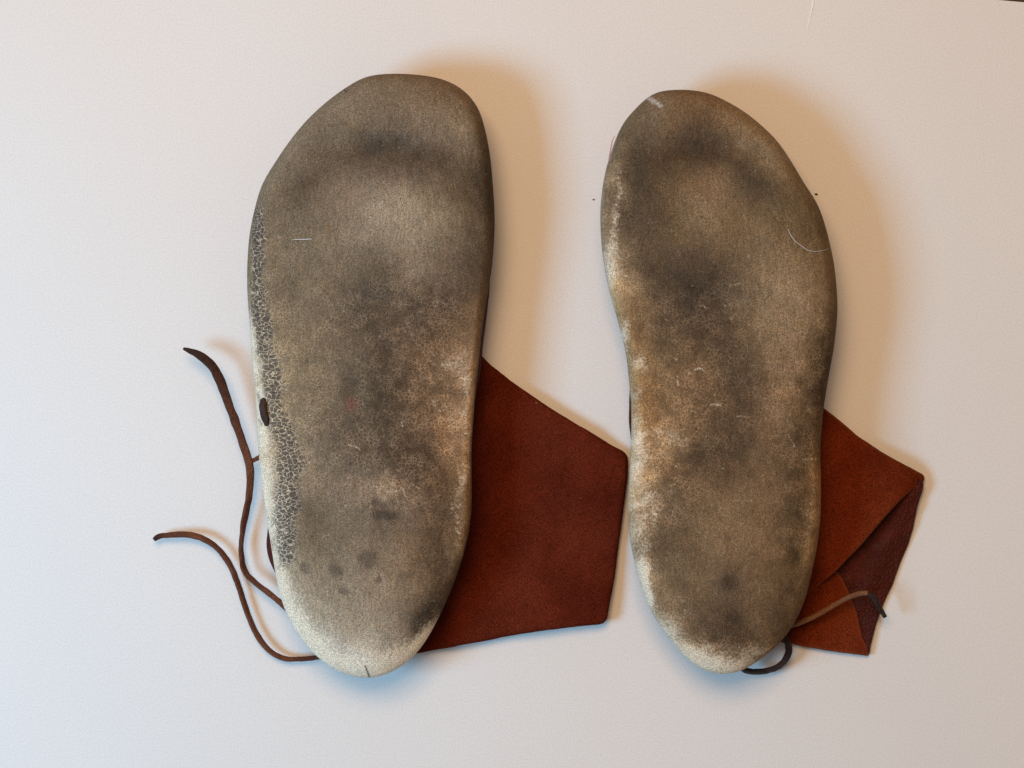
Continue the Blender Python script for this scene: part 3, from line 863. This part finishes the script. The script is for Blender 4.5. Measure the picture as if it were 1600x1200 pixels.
def ztop(X, Y, d):
    z = 0.0074 + 0.0030 * sstep(1270, 1370, X) + 0.0010 * fbm(X, Y, 90, 91) + 0.0004 * fbm(X, Y, 22, 93)
    z -= 0.0058 * (np.clip((X - 1375) / 72, 0, 1) ** 2)
    z += 0.0034 * np.exp(-((X - 1352 + (Y - 844) * 0.94) / 34) ** 2) * sstep(1440, 1390, X) * sstep(1265, 1320, X)
    z += 0.0012 * np.exp(-((X - 1385) / 40) ** 2 - ((Y - 750) / 30) ** 2) - 0.0010 * np.exp(-((X - 1330 + .4 * (Y - 760)) / 25) ** 2)
    z -= 0.0035 * sstep(735, 640, Y + 0.0 * X) * sstep(1260, 1330, X)
    return z


flap_r = build_sheet_piece('ankle_flap', TOPF, (1300, 780), ztop, 0.0026, MAT['suede_r'], right, 100, 100, 6.0, rim=0.22)
for piece in (grain_side, flap_corner):                   # the folded-over pieces of the same flap
    piece.parent = flap_r; piece.location = (0, 0, 0)
grain_side['label'] = 'dark maroon smooth grain side of the folded flap'

build_lace('lace', [(1222, 982, .012, 8, 60), (1240, 976, .012, 8, 60), (1252, 972, .012, 8, 60), (1275, 962, .012, 8, 58), (1293, 951.5, .0122, 8, 55), (1308, 942.5, .0128, 8, 50), (1326, 933.5, .0135, 8, 50),
                    (1341, 928, .014, 8, 45), (1349, 926.5, .0142, 8, 40), (1356, 927, .0142, 8, 35)], 0.0019, MAT['lace_pale'], right, 90)
build_lace('lace_end', [(1355, 926.8, .0141, 8, 35), (1360, 929, .0140, 8.5, 30), (1364, 933, .0136, 9, 25), (1368, 940, .013, 9, 20), (1372.5, 947, .0124, 9, 15), (1378, 956, .0115, 8.5, 10), (1383, 964, .0108, 7, 5)],
           0.0016, MAT['lace_dark'], right, 50)
build_lace('lace_loop', [(1215, 985, .012, 11, 0), (1228, 1000, .011, 11, 0), (1232.6, 1011, .010, 11.5, 5), (1232, 1020.5, .0092, 11.5, 10), (1226, 1032.5, .0082, 11.5, 25), (1217, 1041, .0078, 11.5, 40), (1204, 1046.5, .0078, 11.5, 52),
                         (1186, 1049.5, .0085, 11, 55), (1172, 1049, .0095, 10.5, 50), (1161, 1045, .011, 10, 40), (1150, 1032, .013, 10, 30)], 0.0020, MAT['lace_dark'], right, 110)

# red seam thread peeping out beside the toe
build_lace('seam_thread', [(960.5, 213, .0270, .8, 0), (957, 220, .0275, 1.3, 0), (954, 234, .0275, 1.5, 0), (951.5, 248, .0275, 1.3, 0), (949, 262, .0270, .8, 0)], 0.0004, MAT['thread'], right, 40)


# ---------------------------------------------------------------- lint and crumbs
def fibre(label, pts, w, group=None, mat='lint'):
    pts = [(p[0], p[1], p[2], p[3] * 0.62, p[4]) for p in pts]; w *= 0.62
    return tag(build_lace('lint_fibre', pts, w * PXM, MAT[mat], None, 60), label, 'fibre', group)


z1 = surf_z(sole_l, 472, 374) + .0003
fibre('short straight white fibre on the ball of the wider sole', [(456, 375, z1, .6, 0), (463, 374, z1 + .0003, 2.0, 0), (475, 374, z1 + .0004, 2.4, 0), (484, 373.5, z1 + .0003, 2.0, 0), (491, 373, z1, .6, 0)], 1.6)
zz = [surf_z(sole_r, a, b) + .0003 for a, b in ((1231, 358), (1240, 374), (1252, 384), (1266, 392), (1282, 392), (1293, 389))]
fibre('long curved white hair fibre on the narrower sole near its outer edge', [(1231, 358, zz[0], 1.2, 0), (1240, 374, zz[1], 1.5, 0), (1252, 384, zz[2], 1.5, 0), (1266, 392, zz[3], 1.4, 0), (1282, 392, zz[4], 1.2, 0), (1294, 389, zz[5], .8, 0)], 1.2)
fibre('faint curved white fibre on the backdrop at the top edge', [(1271, -6, .0002, 4.0, 0), (1270, 8, .0002, 4.4, 0), (1266, 26, .0002, 3.6, 0), (1262, 46, .0002, 2.0, 0)], .6, None, 'lint_white')


def crumb(px, py, r, label):
    v, f = [], []
    n = 7
    x0, y0 = W(px, py, 0)
    rr = r * PXM
    for k in range(5):
        ph = math.pi * k / 4
        for j in range(n):
            a = 2 * math.pi * j / n
            q = rr * (0.75 + 0.5 * random.random())
            v.append((x0 + q * math.sin(ph) * math.cos(a) * 1.3, y0 + q * math.sin(ph) * math.sin(a) * .8, max(0.0001, rr * .6 + q * .6 * math.cos(ph))))
    for k in range(4):
        for j in range(n):
            f.append([k * n + j, k * n + (j + 1) % n, (k + 1) * n + (j + 1) % n, (k + 1) * n + j])
    tag(mesh_obj('crumb', v, f, MAT['crumb']), label, 'crumb', 'dark specks on the white backdrop')


crumb(1275.5, 303.5, 2.0, 'largest dark speck beside the narrower shoe outer edge')
crumb(927.5, 312, 1.5, 'tiny dark speck left of the narrower shoe toe')
